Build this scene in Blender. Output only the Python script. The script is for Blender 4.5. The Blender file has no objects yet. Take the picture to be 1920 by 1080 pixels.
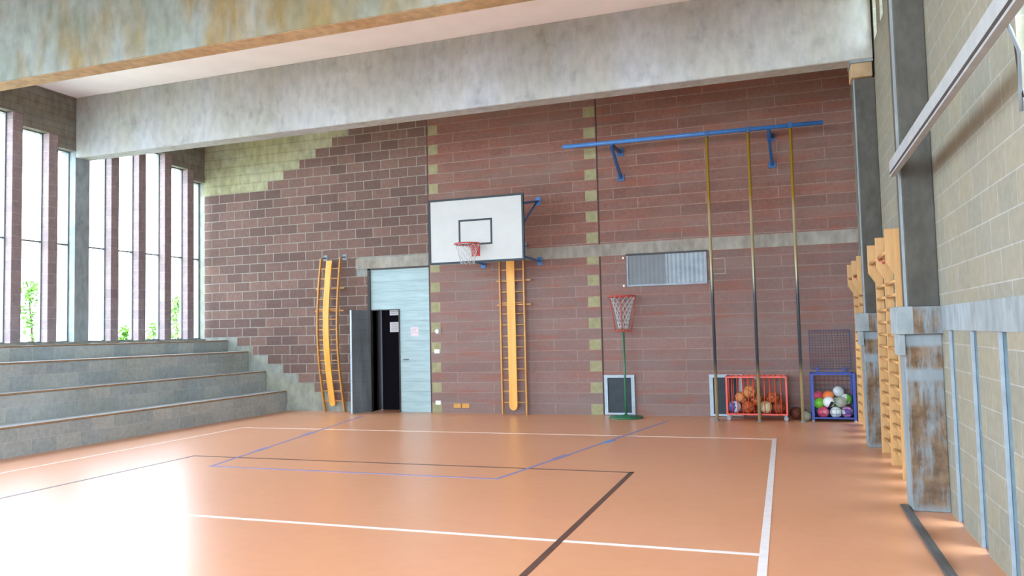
import bpy, bmesh, math, random
from mathutils import Vector, Matrix
random.seed(7)
sc = bpy.context.scene
COL = sc.collection
PI = math.pi

# ------------------------------------------------------------------ camera
YAW, PITCH, ROLL = (math.radians(a) for a in (19.20866, 3.23725, -1.34468))
cy, sy, cp, sp = math.cos(YAW), math.sin(YAW), math.cos(PITCH), math.sin(PITCH)
fwd = Vector((-sy * cp, cy * cp, sp)); right = Vector((cy, sy, 0)); up = right.cross(fwd)
cr, sr = math.cos(ROLL), math.sin(ROLL)
r2 = cr * right + sr * up; u2 = -sr * right + cr * up
cam = bpy.data.objects.new('camera', bpy.data.cameras.new('camera')); COL.objects.link(cam)
cam.matrix_world = Matrix(((r2.x, u2.x, -fwd.x, 0), (r2.y, u2.y, -fwd.y, 0), (r2.z, u2.z, -fwd.z, 1.65), (0, 0, 0, 1)))
cam.data.sensor_width = 36; cam.data.lens = 1457.027 / 1920 * 36
cam.data.clip_start = 0.05; cam.data.clip_end = 300
sc.camera = cam

# ------------------------------------------------------------------ sky, portals, exposure
w = bpy.data.worlds.new('sky'); sc.world = w; w.use_nodes = True
bg = w.node_tree.nodes['Background']
bg.inputs[0].default_value = (0.82, 0.95, 1.10, 1); bg.inputs[1].default_value = 7.0
def portal(name, loc, sx, sy_, rot):
    l = bpy.data.lights.new(name, 'AREA'); l.shape = 'RECTANGLE'; l.size = sx; l.size_y = sy_
    l.cycles.is_portal = True
    o = bpy.data.objects.new(name, l); COL.objects.link(o); o.location = loc; o.rotation_euler = rot
portal('daylight_left', (-13.35, 3.5, 4.0), 4.8, 23.5, (0, -PI / 2, 0))
portal('daylight_right', (1.75, 3.5, 3.15), 6.3, 23.5, (0, PI / 2, 0))
portal('daylight_front', (-5.8, -8.3, 3.35), 13.2, 5.9, (PI / 2, 0, 0))
vs = sc.view_settings
sc.display_settings.display_device = 'sRGB'
vs.view_transform = 'Standard'; vs.look = 'None'; vs.exposure = 1.42; vs.gamma = 1.0; vs.use_curve_mapping = False
sc.cycles.max_bounces = 12; sc.cycles.diffuse_bounces = 8; sc.cycles.transparent_max_bounces = 16
sc.cycles.sample_clamp_indirect = 8.0

# ------------------------------------------------------------------ mesh helpers
class MB:
    def __init__(s): s.bm = bmesh.new()
    def box(s, x0, x1, y0, y1, z0, z1):
        v = [s.bm.verts.new(p) for p in ((x0,y0,z0),(x1,y0,z0),(x1,y1,z0),(x0,y1,z0),(x0,y0,z1),(x1,y0,z1),(x1,y1,z1),(x0,y1,z1))]
        for f in ((0,3,2,1),(4,5,6,7),(0,1,5,4),(1,2,6,5),(2,3,7,6),(3,0,4,7)): s.bm.faces.new([v[i] for i in f])
        return s
    def prism(s, pts, axis, a0, a1):
        # polygon pts (2D) swept along axis from a0 to a1
        def P(p, a):
            return {0: (a, p[0], p[1]), 1: (p[0], a, p[1]), 2: (p[0], p[1], a)}[axis]
        A = [s.bm.verts.new(P(p, a0)) for p in pts]; B = [s.bm.verts.new(P(p, a1)) for p in pts]
        s.bm.faces.new(A); s.bm.faces.new(B[::-1])
        n = len(pts)
        for i in range(n): s.bm.faces.new((A[i], B[i], B[(i+1) % n], A[(i+1) % n]))
        return s
    def tube(s, pts, r, n=10, closed=False, caps=True):
        pts = [Vector(p) for p in pts]; rings = []; m = len(pts); ref = None
        for i, p in enumerate(pts):
            if closed: t = pts[(i+1) % m] - pts[i-1]
            else: t = pts[min(i+1, m-1)] - pts[max(i-1, 0)]
            t.normalize()
            if ref is None: ref = Vector((0,0,1)) if abs(t.z) < .9 else Vector((1,0,0))
            a = (ref - t * ref.dot(t)).normalized(); ref = a; b = t.cross(a)
            rr = r[i] if isinstance(r, (list, tuple)) else r
            rings.append([s.bm.verts.new(p + (a * math.cos(2*PI*k/n) + b * math.sin(2*PI*k/n)) * rr) for k in range(n)])
        rng = range(m if closed else m-1)
        for i in rng:
            A, B = rings[i], rings[(i+1) % m]
            for k in range(n):
                f = s.bm.faces.new((A[k], A[(k+1) % n], B[(k+1) % n], B[k])); f.smooth = True
        if not closed and caps:
            s.bm.faces.new(rings[0][::-1]); s.bm.faces.new(rings[-1])
        return s
    def bar(s, p, q, wx, wy):
        # rectangular bar from p to q
        p, q = Vector(p), Vector(q); t = (q-p).normalized()
        ref = Vector((0,0,1)) if abs(t.z) < .9 else Vector((0,1,0))
        a = (ref - t*ref.dot(t)).normalized(); b = t.cross(a)
        R = [[s.bm.verts.new(c + a*i*wy/2 + b*j*wx/2) for i, j in ((-1,-1),(1,-1),(1,1),(-1,1))] for c in (p, q)]
        s.bm.faces.new(R[0][::-1]); s.bm.faces.new(R[1])
        for k in range(4): s.bm.faces.new((R[0][k], R[0][(k+1)%4], R[1][(k+1)%4], R[1][k]))
        return s
    def sweep_rect(s, pts, wx, wy):
        # rectangular section in X / local normal, path in the YZ plane
        R = []; pts = [Vector(p) for p in pts]
        for i, c in enumerate(pts):
            t = (pts[min(i+1, len(pts)-1)] - pts[max(i-1, 0)]).normalized(); b = Vector((1,0,0)); a = t.cross(b).normalized()
            R.append([s.bm.verts.new(c + a*i_*wy/2 + b*j*wx/2) for i_, j in ((-1,-1),(1,-1),(1,1),(-1,1))])
        s.bm.faces.new(R[0][::-1]); s.bm.faces.new(R[-1])
        for A, B in zip(R, R[1:]):
            for k in range(4): s.bm.faces.new((A[k], A[(k+1)%4], B[(k+1)%4], B[k]))
        return s
    def sphere(s, c, r, u=24, v=14, sz=1.0):
        g = bmesh.ops.create_uvsphere(s.bm, u_segments=u, v_segments=v, radius=r)
        for vt in g['verts']:
            vt.co.z *= sz; vt.co += Vector(c)
            for f in vt.link_faces: f.smooth = True
        return s
    def lathe(s, prof, n=28, c=(0,0,0)):
        rings = [[s.bm.verts.new((c[0]+r*math.cos(2*PI*k/n), c[1]+r*math.sin(2*PI*k/n), c[2]+z)) for k in range(n)] for r, z in prof]
        for A, B in zip(rings, rings[1:]):
            for k in range(n):
                f = s.bm.faces.new((A[k], A[(k+1)%n], B[(k+1)%n], B[k])); f.smooth = True
        s.bm.faces.new(rings[0][::-1]); s.bm.faces.new(rings[-1])
        return s
    def build(s, name, mat, parent=None, bevel=0):
        bmesh.ops.recalc_face_normals(s.bm, faces=s.bm.faces)
        me = bpy.data.meshes.new(name); s.bm.to_mesh(me); s.bm.free(); me.materials.append(mat)
        o = bpy.data.objects.new(name, me); COL.objects.link(o)
        if parent is not None: o.parent = parent
        if bevel:
            b = o.modifiers.new('bevel', 'BEVEL'); b.width = bevel; b.segments = 2; b.limit_method = 'ANGLE'
        return o

def tag(o, label, cat, group=None):
    o['label'] = label; o['category'] = cat
    if group: o['group'] = group
    return o
def thing(name, loc, label, cat, group=None):
    o = bpy.data.objects.new(name, None); COL.objects.link(o); o.location = loc; o.empty_display_size = .1
    return tag(o, label, cat, group)
def struct(o, label=None):
    o['kind'] = 'structure'
    if label: o['label'] = label
    return o
def sempty(name, loc=(0,0,0)):
    o = bpy.data.objects.new(name, None); COL.objects.link(o); o.location = loc; return struct(o)
def copy_tree(o, parent=None):
    c = o.copy(); COL.objects.link(c); c.parent = parent
    for ch in o.children: copy_tree(ch, c)
    return c

# ------------------------------------------------------------------ material helpers
class NT:
    def __init__(s, name, rough=.6, spec=.3, metal=0):
        s.m = bpy.data.materials.new(name); s.m.use_nodes = True; s.t = s.m.node_tree; s.N = s.t.nodes
        s.b = s.N['Principled BSDF']; s.b.inputs['Roughness'].default_value = rough
        s.b.inputs['Specular IOR Level'].default_value = spec; s.b.inputs['Metallic'].default_value = metal
        s._c = None
    def node(s, typ, **k):
        n = s.N.new(typ)
        for a, v in k.items(): setattr(n, a, v)
        return n
    def link(s, a, b): s.t.links.new(a, b)
    def co(s):
        if s._c is None: s._c = s.node('ShaderNodeTexCoord').outputs['Object']
        return s._c
    def xyz(s):
        n = s.node('ShaderNodeSeparateXYZ'); s.link(s.co(), n.inputs[0]); return n.outputs
    def noise(s, scale, detail=4, stretch=None, rough=.55, vec=None, w_=0):
        v = vec or s.co()
        if stretch or w_:
            mp = s.node('ShaderNodeMapping'); s.link(v, mp.inputs[0]); mp.inputs['Location'].default_value = (w_, w_*1.7, w_*.3)
            if stretch: mp.inputs['Scale'].default_value = stretch
            v = mp.outputs[0]
        n = s.node('ShaderNodeTexNoise'); n.inputs['Scale'].default_value = scale; n.inputs['Detail'].default_value = detail
        n.inputs['Roughness'].default_value = rough; s.link(v, n.inputs['Vector']); return n.outputs['Fac']
    def ramp(s, fac, stops):
        n = s.node('ShaderNodeValToRGB'); e = n.color_ramp.elements
        while len(e) < len(stops): e.new(.5)
        for el, (p, c) in zip(e, stops): el.position = p; el.color = (c if isinstance(c, tuple) else (c, c, c)) + (1,)
        s.link(fac, n.inputs[0]); return n.outputs[0]
    def mix(s, fac, a, b, mode='MIX'):
        n = s.node('ShaderNodeMix', data_type='RGBA', blend_type=mode)
        for sock, v in ((n.inputs[0], fac), (n.inputs[6], a), (n.inputs[7], b)):
            if isinstance(v, (int, float)): sock.default_value = v
            elif isinstance(v, tuple): sock.default_value = v + (1,)
            else: s.link(v, sock)
        return n.outputs[2]
    def math(s, op, a, b=0.0, c=None):
        n = s.node('ShaderNodeMath', operation=op)
        for i, v in enumerate((a, b) if c is None else (a, b, c)):
            if isinstance(v, (int, float)): n.inputs[i].default_value = v
            else: s.link(v, n.inputs[i])
        return n.outputs[0]
    def bump(s, h, strength=.3, dist=.01):
        n = s.node('ShaderNodeBump'); n.inputs['Strength'].default_value = strength; n.inputs['Distance'].default_value = dist
        s.link(h, n.inputs['Height']); s.link(n.outputs[0], s.b.inputs['Normal'])
    def col(s, c):
        if isinstance(c, tuple): s.b.inputs['Base Color'].default_value = c + (1,)
        else: s.link(c, s.b.inputs['Base Color'])
        return s.m
def srgb(r, g, b):
    f = lambda c: ((c/255+.055)/1.055)**2.4 if c > 10 else c/255/12.92
    return (f(r), f(g), f(b))

def plain(name, c, rough=.5, spec=.4, metal=0, vary=.12, scale=9):
    m = NT(name, rough, spec, metal)
    n = m.noise(scale, 3)
    d = tuple(x*(1-vary) for x in c); l = tuple(min(1, x*(1+vary)) for x in c)
    return m.col(m.ramp(n, [(.3, d), (.7, l)]))

def concrete(name, base, warm, wamt=.5, streak=(1, 1, .22), boards=0.0, axis='Z', dark=.72, seed=0, scale=1.0):
    m = NT(name, .85, .15)
    n1 = m.noise(1.1*scale, 6, streak, w_=seed); n2 = m.noise(9, 5, (1, 1, .45), w_=seed+3); n3 = m.noise(.55, 3, w_=seed+9)
    c = m.mix(m.ramp(n1, [(.35, 0.0), (.62, wamt)]), base, warm)
    c = m.mix(.8, c, m.ramp(n2, [(.32, dark), (.62, 1.08)]), 'MULTIPLY')
    c = m.mix(.8, c, m.ramp(n3, [(.35, .86), (.65, 1.08)]), 'MULTIPLY')
    n4 = m.noise(2.6, 8, (1, 1, .8), rough=.7, w_=seed+20)
    c = m.mix(.55, c, m.ramp(n4, [(.30, .55), (.46, 1.0)]), 'MULTIPLY')
    if boards:
        o = m.xyz()[axis]; f = m.math('FRACT', m.math('MULTIPLY', o, 1/boards))
        c = m.mix(.7, c, m.ramp(f, [(0, .6), (.1, 1.0), (.9, 1.0), (1, .7)]), 'MULTIPLY')
    m.bump(n2, .35, .01)
    return m.col(c)

def blocks(name, c1, c2, mortar, uax, bw, rh, ms, off=.5, msmooth=.3, noise_amt=.5, warm=None, wall_var=None, bias=0.0, vjoint=True, zoff=0, patch=.25):
    m = NT(name, .85, .15); x = m.xyz()
    cb = m.node('ShaderNodeCombineXYZ'); m.link(x[uax], cb.inputs[0]); 
    m.link(m.math('SUBTRACT', x['Z'], zoff), cb.inputs[1])
    b = m.node('ShaderNodeTexBrick'); m.link(cb.outputs[0], b.inputs['Vector']); b.offset = off
    b.inputs['Scale'].default_value = 1; b.inputs['Mortar Size'].default_value = ms; b.inputs['Mortar Smooth'].default_value = msmooth
    b.inputs['Bias'].default_value = bias; b.inputs['Brick Width'].default_value = bw; b.inputs['Row Height'].default_value = rh
    b.inputs['Color1'].default_value = c1+(1,); b.inputs['Color2'].default_value = c2+(1,); b.inputs['Mortar'].default_value = mortar+(1,)
    c = b.outputs['Color']
    if warm: c = m.mix(m.ramp(m.noise(.5, 4), [(.4, 0.0), (.65, .5)]), c, warm, 'MIX')
    n = m.noise(14, 5); n2 = m.noise(1.3, 4)
    c = m.mix(noise_amt, c, m.ramp(n, [(.3, .72), (.65, 1.15)]), 'MULTIPLY')
    c = m.mix(noise_amt, c, m.ramp(n2, [(.3, .82), (.7, 1.12)]), 'MULTIPLY')
    m.bump(m.math('SUBTRACT', m.math('MULTIPLY', n, .4), b.outputs['Fac']), .5, .008)
    return m.col(c)

M = {}
M['floor'] = (lambda m: (None, setattr(m.b.inputs['Roughness'], 'default_value', .31),
    m.col(m.mix(.5, m.ramp(m.noise(7, 6), [(.3, srgb(208, 147, 108)), (.7, srgb(218, 158, 119))]), m.ramp(m.noise(.6, 4), [(.3, srgb(208, 146, 107)), (.7, srgb(219, 159, 120))]))))[2])(NT('orange_linoleum', .3, 1.0))
M['line_white'] = plain('white_line_paint', srgb(232, 228, 228), .35, .5, vary=.06)
M['line_faint'] = plain('worn_white_line_paint', srgb(246, 226, 214), .35, .5, vary=.06)
M['line_black'] = plain('black_line_paint', srgb(88, 62, 54), .35, .5, vary=.25)
M['line_blue'] = plain('blue_line_paint', srgb(128, 130, 178), .35, .5, vary=.15)
M['mark_blue'] = plain('blue_block_paint', srgb(88, 140, 205), .35, .5, vary=.1)
M['plaster'] = plain('white_plaster', srgb(244, 240, 242), .9, .1, vary=.03, scale=2)
M['beam'] = concrete('beam_concrete', srgb(177, 181, 184), srgb(168, 166, 148), .6, dark=.84)
M['beam_stained'] = (lambda m: m.col(m.mix(.7, m.mix(m.ramp(m.noise(1.5, 5, (1, 1, .3), w_=4), [(.44, 0.0), (.64, .9)]),
    m.ramp(m.noise(.8, 4, w_=2), [(.35, srgb(122, 132, 120)), (.65, srgb(152, 160, 160))]), srgb(134, 116, 74)),
    m.ramp(m.noise(8, 6, (1, 1, .5)), [(.3, .7), (.62, 1.1)]), 'MULTIPLY')))(NT('stained_beam_concrete', .85, .15))
M['beam_under'] = concrete('bare_soffit_concrete', srgb(176, 148, 112), srgb(190, 172, 140), .5)
M['lintel'] = concrete('board_marked_concrete', srgb(128, 128, 122), srgb(118, 108, 92), .7, streak=(1, .25, 2.5), boards=.13)
M['wall_concrete'] = concrete('wall_concrete', srgb(150, 154, 150), srgb(150, 148, 122), .6, streak=(.6, 1, 1.6))
M['wall_upper'] = concrete('yellowish_wall_concrete', srgb(176, 176, 150), srgb(156, 152, 112), .8, streak=(.5, 1, 2.2), boards=.21)
M['pillar'] = concrete('pillar_concrete', srgb(92, 92, 87), srgb(86, 82, 74), .6, streak=(3, 3, .12), seed=5)
M['capital'] = concrete('capital_concrete', srgb(144, 156, 162), srgb(136, 138, 130), .5, seed=8)
M['post_brick'] = blocks('post_brick', srgb(136, 122, 124), srgb(148, 132, 132), srgb(156, 146, 146), 'Y', .42, .21, .008)
M['brick_dark'] = blocks('dark_brick', srgb(103, 83, 76), srgb(126, 100, 90), srgb(148, 141, 132), 'X', .43, .21, .010, noise_amt=.45)
M['brick_red'] = (lambda: None)
def red_wall():
    m = NT('red_block_wall', .85, .15); x = m.xyz()
    cb = m.node('ShaderNodeCombineXYZ'); m.link(x['X'], cb.inputs[0]); m.link(x['Z'], cb.inputs[1])
    def br(bw, ms, off, c1, c2, mo):
        b = m.node('ShaderNodeTexBrick'); m.link(cb.outputs[0], b.inputs['Vector']); b.offset = off; b.inputs['Scale'].default_value = 1
        b.inputs['Mortar Size'].default_value = ms; b.inputs['Mortar Smooth'].default_value = .2; b.inputs['Brick Width'].default_value = bw
        b.inputs['Row Height'].default_value = .21; b.inputs['Color1'].default_value = c1+(1,); b.inputs['Color2'].default_value = c2+(1,)
        b.inputs['Mortar'].default_value = mo+(1,); return b
    b1 = br(1.29, .009, .37, srgb(141, 100, 87), srgb(121, 88, 78), srgb(162, 146, 134))
    b2 = br(.43, .0005, .5, srgb(125, 93, 84), srgb(143, 108, 98), srgb(130, 96, 87))
    c = m.mix(.4, b1.outputs['Color'], b2.outputs['Color'])
    # whole courses differ a little in tone
    row = m.math('FLOOR', m.math('DIVIDE', x['Z'], .21))
    wn = m.node('ShaderNodeTexWhiteNoise', noise_dimensions='1D'); m.link(row, wn.inputs['W'])
    c = m.mix(.6, c, m.ramp(wn.outputs[0], [(0, (.84, .84, .84)), (1, (1.12, 1.08, 1.08))]), 'MULTIPLY')
    n = m.noise(16, 5); c = m.mix(.5, c, m.ramp(n, [(.3, .75), (.65, 1.18)]), 'MULTIPLY')
    c = m.mix(m.ramp(m.noise(.9, 5, (.5, 1, 2)), [(.42, 0.0), (.7, .45)]), c, srgb(140, 126, 116))
    # greyer towards the floor: haze and light put into the wall colour
    c = m.mix(m.ramp(m.math('MULTIPLY', x['Z'], 1/6.4), [(.0, .42), (.42, .32), (.62, 0.0)]), c, srgb(136, 126, 124))
    rb = m.noise(1.6, 4, (.7, 1, 5), w_=31); c = m.mix(m.ramp(rb, [(.50, 0.0), (.68, .5)]), c, srgb(148, 90, 73))
    m.bump(m.math('SUBTRACT', m.math('MULTIPLY', n, .4), b1.outputs['Fac']), .4, .006)
    return m.col(c)
M['brick_red'] = red_wall()
M['quoin'] = plain('pale_yellow_block', srgb(152, 149, 114), .85, .15, vary=.14)
M['band'] = concrete('concrete_band', srgb(164, 160, 150), srgb(150, 142, 126), .5, streak=(1.5, 1, 1))
M['buff'] = blocks('buff_block_wall', srgb(144, 139, 122), srgb(134, 133, 122), srgb(158, 159, 152), 'Y', .43, .21, .006, warm=srgb(134, 128, 104), noise_amt=.35)
M['tier'] = blocks('grey_block_tier', srgb(178, 184, 180), srgb(152, 164, 166), srgb(186, 192, 192), 'Y', .43, .225, .004, noise_amt=.5, warm=srgb(152, 154, 136))
M['tier_top'] = plain('smooth_tier_top', srgb(176, 184, 188), .45, .4)
M['tier_edge'] = plain('brown_tier_edge', srgb(150, 122, 92), .6, .3, vary=.2)
M['joint'] = plain('dark_joint', srgb(84, 70, 66), .9, .1)
M['frame_grey'] = plain('grey_window_frame', srgb(112, 120, 124), .5, .4)
M['slot_frame'] = plain('dark_slate_frame', srgb(74, 92, 102), .5, .4)
M['daylit_edge'] = plain('daylit_blue_edge_tint', srgb(146, 158, 166), .8, .2)  # blue daylight on the slot reveals, put into the colour
M['wood'] = (lambda m: m.col(m.ramp(m.noise(5, 5, (5, 5, .5)), [(.3, srgb(184, 138, 82)), (.7, srgb(206, 160, 104))])))(NT('varnished_wood', .4, .45))
M['wood_dark'] = (lambda m: m.col(m.ramp(m.noise(5, 5, (5, 5, .5)), [(.3, srgb(176, 122, 58)), (.7, srgb(200, 146, 78))])))(NT('rail_wood', .4, .45))
M['plank'] = (lambda m: m.col(m.ramp(m.noise(3, 4, (4, 4, .4)), [(.3, srgb(222, 156, 62)), (.7, srgb(238, 176, 84))])))(NT('orange_wood_plank', .4, .45))
M['steel'] = plain('galvanised_steel', srgb(128, 134, 140), .5, .4, .4)
M['rail_paint'] = plain('pale_painted_steel', srgb(158, 163, 163), .5, .4, vary=.1)
M['dark_steel'] = plain('dark_steel', srgb(58, 50, 48), .55, .4)
M['floor_track'] = plain('floor_track_steel', srgb(96, 96, 96), .45, .5, .3)
M['white_board'] = plain('white_backboard', srgb(186, 188, 184), .4, .4, vary=.03, scale=4)
M['black_paint'] = plain('black_edge_paint', srgb(40, 48, 54), .5, .4)
M['red_paint'] = plain('red_rim_paint', srgb(176, 62, 56), .4, .5)
M['net'] = plain('white_net_cord', srgb(188, 192, 192), .8, .2)
M['blue_paint'] = plain('blue_paint', srgb(60, 118, 182), .4, .5)
M['blue_dark'] = plain('dark_blue_paint', srgb(40, 82, 130), .45, .5)
M['green_paint'] = plain('green_paint', srgb(48, 108, 76), .4, .5)
M['orange_red'] = plain('orange_red_paint', srgb(214, 72, 48), .4, .5)
M['cart_blue'] = plain('cart_blue_paint', srgb(34, 62, 150), .4, .5)
M['cart_dark'] = plain('navy_mesh_paint', srgb(60, 58, 104), .5, .4)
M['rubber'] = plain('grey_rubber', srgb(150, 150, 152), .7, .3)
M['grille_frame'] = plain('pale_blue_frame', srgb(166, 182, 192), .5, .4)
M['paper'] = plain('white_paper', srgb(226, 224, 226), .8, .2, vary=.03)
M['print'] = plain('printed_grey_text', srgb(170, 168, 180), .8, .2, vary=.2, scale=60)
M['paper_pink'] = plain('pinkish_paper', srgb(216, 200, 202), .8, .2, vary=.05)
M['switch'] = plain('white_plastic', srgb(232, 232, 226), .4, .5, vary=.02)
M['ochre'] = plain('ochre_plate', srgb(206, 150, 70), .5, .4)
M['black_door'] = plain('black_door', srgb(18, 16, 22), .85, .1)
M['leaf'] = (lambda m: m.col(m.mix(.6, m.ramp(m.noise(2, 4, (3, 3, .5)), [(.3, srgb(84, 92, 96)), (.7, srgb(112, 120, 124))]),
    m.ramp(m.math('FRACT', m.math('MULTIPLY', m.xyz()['Z'], 1/.22)), [(0, .6), (.08, 1.0), (1, 1.0)]), 'MULTIPLY')))(NT('grey_door_boards', .6, .3))
M['white_door'] = (lambda m: (m.col(m.mix(.75, m.ramp(m.noise(6, 5, (.4, 1, 3)), [(.3, srgb(154, 178, 180)), (.7, srgb(172, 196, 198))]),
    m.ramp(m.math('FRACT', m.math('MULTIPLY', m.xyz()['Z'], 1/.215)), [(0, .5), (.07, .95), (.5, 1.0), (1, .9)]), 'MULTIPLY'))))(NT('white_door_boards', .6, .3))
def grille_mat(name, c1, c2, n, ax='X'):
    m = NT(name, .6, .3); f = m.math('FRACT', m.math('MULTIPLY', m.xyz()[ax], n))
    return m.col(m.mix(.5, m.ramp(f, [(0, c1), (.45, c1), (.55, c2), (1, c2)]), m.ramp(m.noise(5, 3), [(.3, c1), (.7, c2)])))
M['grille'] = grille_mat('dark_grille', srgb(38, 46, 52), srgb(60, 70, 76), 30)
M['ribbed_l'] = grille_mat('ribbed_dull_glass', srgb(112, 118, 122), srgb(128, 134, 138), 12)
M['ribbed_r'] = grille_mat('ribbed_pale_glass', srgb(120, 134, 142), srgb(168, 180, 186), 12)
def pole_mat():
    m = NT('worn_climbing_pole', .3, .5); z = m.xyz()['Z']
    zz = m.math('ADD', m.math('MULTIPLY', z, 1/5.2), m.math('MULTIPLY', m.math('SUBTRACT', m.noise(3, 4), .5), .06))
    c = m.ramp(zz, [(0, srgb(184, 172, 130)), (.13, srgb(176, 164, 122)), (.2, srgb(70, 78, 84)), (.42, srgb(62, 72, 80)), (.54, srgb(160, 148, 110)), (.7, srgb(196, 176, 140)), (.76, srgb(176, 140, 52)), (1, srgb(188, 148, 50))])
    m.b.inputs['Metallic'].default_value = .35
    return m.col(c)
M['pole'] = pole_mat()
def stained():
    m = NT('rust_stained_concrete', .9, .1); z = m.xyz()['Z']; y = m.xyz()['Y']
    base = m.ramp(m.noise(6, 5, (1, 1, .3)), [(.3, srgb(116, 126, 130)), (.7, srgb(142, 151, 155))])
    n = m.noise(5, 7, (1.6, 1.6, .3), rough=.7)
    zone = m.ramp(m.math('MULTIPLY', z, 1/1.8), [(0, .0), (.035, .8), (.04, .9), (.62, 1.0), (.64, 0.0), (.68, 0.0), (.70, 1.0), (.79, 1.0), (.81, 0.0), (.85, 0.0), (.87, .9), (.97, .9), (1.0, .2)])
    f = m.math('MULTIPLY', m.ramp(n, [(.38, 0.0), (.53, 1.0)]), zone)
    g = m.node('ShaderNodeNewGeometry'); s = m.node('ShaderNodeSeparateXYZ'); m.link(g.outputs['Normal'], s.inputs[0])
    f = m.math('MULTIPLY', f, m.math('GREATER_THAN', m.math('ABSOLUTE', s.outputs[1]), .5))
    m.bump(m.noise(20, 5), .4, .01)
    return m.col(m.mix(f, base, m.ramp(m.noise(9, 5), [(.35, srgb(90, 70, 50)), (.65, srgb(128, 104, 80))])))
M['stained'] = stained()
def glass_mat():
    m = bpy.data.materials.new('window_glass'); m.use_nodes = True; t = m.node_tree; t.nodes.clear()
    o = t.nodes.new('ShaderNodeOutputMaterial'); mx = t.nodes.new('ShaderNodeMixShader'); lw = t.nodes.new('ShaderNodeLayerWeight'); lw.inputs[0].default_value = .5; fr = t.nodes.new('ShaderNodeMath'); fr.operation = 'POWER'; fr.inputs[1].default_value = 5; t.links.new(lw.outputs['Facing'], fr.inputs[0])
    a = t.nodes.new('ShaderNodeBsdfTransparent'); a.inputs[0].default_value = (.95, .97, .98, 1)
    g = t.nodes.new('ShaderNodeBsdfGlossy'); g.inputs['Roughness'].default_value = .02
    t.links.new(fr.outputs[0], mx.inputs[0]); t.links.new(a.outputs[0], mx.inputs[1]); t.links.new(g.outputs[0], mx.inputs[2]); t.links.new(mx.outputs[0], o.inputs[0])
    return m
M['glass'] = glass_mat()
M['leaf_green'] = plain('green_leaves', srgb(96, 138, 52), .6, .3, vary=.35, scale=3)
M['bark'] = plain('bark', srgb(90, 74, 60), .9, .1)
M['ground'] = plain('pale_yard', srgb(170, 172, 150), .9, .1, vary=.1, scale=1)
def basketball_mat(name, c):
    m = NT(name, .6, .3); x = m.xyz()
    a = m.math('LESS_THAN', m.math('ABSOLUTE', x['X']), .005); b = m.math('LESS_THAN', m.math('ABSOLUTE', x['Z']), .005)
    d = m.math('SUBTRACT', m.math('ABSOLUTE', x['Y']), .055); e = m.math('LESS_THAN', m.math('ABSOLUTE', m.math('SUBTRACT', d, m.math('MULTIPLY', m.math('MULTIPLY', x['X'], x['X']), 2.5))), .005)
    f = m.math('MAXIMUM', m.math('MAXIMUM', a, b), e)
    return m.col(m.mix(f, m.ramp(m.noise(18, 3), [(.3, tuple(v*.85 for v in c)), (.7, c)]), (.03, .02, .02)))
def panel_ball(name, c1, c2, c3=None, scale=5):
    m = NT(name, .45, .4); v = m.node('ShaderNodeTexVoronoi'); v.inputs['Scale'].default_value = scale*2; m.link(m.co(), v.inputs['Vector'])
    sp_ = m.node('ShaderNodeSeparateColor'); m.link(v.outputs['Color'], sp_.inputs[0])
    st = [(0, c1), (.5, c1), (.52, c2), (1, c2)] if c3 is None else [(0, c1), (.45, c1), (.47, c2), (.75, c2), (.77, c3), (1, c3)]
    return m.col(m.ramp(sp_.outputs[0], st))

# ------------------------------------------------------------------ dimensions
XL, XR, YB, YF, ZC = -12.90, 1.30, 14.93, -8.0, 6.42
BEAMS = [(11.36, 11.69), (7.60, 7.90), (3.80, 4.13), (0.02, 0.35), (-3.76, -3.43)]

# ------------------------------------------------------------------ floor and its court lines
floor = struct(MB().box(-13.2, 1.62, YF-.2, 16.2, -.12, 0).build('floor', M['floor']))
def line(name, mat, p, q, wd, h=.0015):
    (x0, y0), (x1, y1) = p, q; d = Vector((x1-x0, y1-y0, 0)).normalized(); n = Vector((-d.y, d.x, 0))*wd/2
    m = MB(); z0 = 0.0002
    v = [(x0+n.x, y0+n.y), (x0-n.x, y0-n.y), (x1-n.x, y1-n.y), (x1+n.x, y1+n.y)]
    m.prism(v, 2, z0, z0+h)
    return m.build(name, mat, floor)
line('white_side_line', M['line_white'], (-.20, 12.1), (-.22, -6), .062, .003)
line('white_end_line', M['line_faint'], (-9.53, 12.05), (-.17, 12.05), .045)
line('white_attack_line', M['line_white'], (-9.5, 6.0), (-.2, 5.98), .05)
line('white_side_line', M['line_faint'], (-9.53, 12.05), (-9.53, -6), .05)
line('black_end_line', M['line_black'], (-8.0, 9.02), (-1.70, 9.0), .045, .0018)
line('black_side_line', M['line_black'], (-1.73, 9.02), (-1.75, -3), .055, .0018)
line('black_side_line', M['line_black'], (-7.98, 9.02), (-8.02, -3), .045, .0018)
line('blue_free_throw_line', M['line_blue'], (-7.10, 8.33), (-3.13, 8.30), .045, .0021)
line('blue_lane_line', M['line_blue'], (-3.13, 8.28), (-2.02, 14.1), .045, .0021)
line('blue_lane_line', M['line_blue'], (-7.10, 8.31), (-8.22, 14.1), .045, .0021)
for (x, y, l, wd) in ((-2.52, 11.40, .32, .11), (-7.72, 11.45, .34, .11)):
    s = 1 if x > -5 else -1; dx, dy = .187*s, .98
    line('blue_lane_block', M['mark_blue'] if s > 0 else M['line_blue'], (x-dx*l/2, y-dy*l/2), (x+dx*l/2, y+dy*l/2), wd, .0024)
for (x, y) in ((-2.83, 9.9), (-7.38, 9.75)):
    s = 1 if x > -5 else -1
    line('blue_lane_tick', M['line_blue'], (x-.187*s*.2, y-.2), (x+.187*s*.2, y+.2), .09, .0024)

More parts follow.
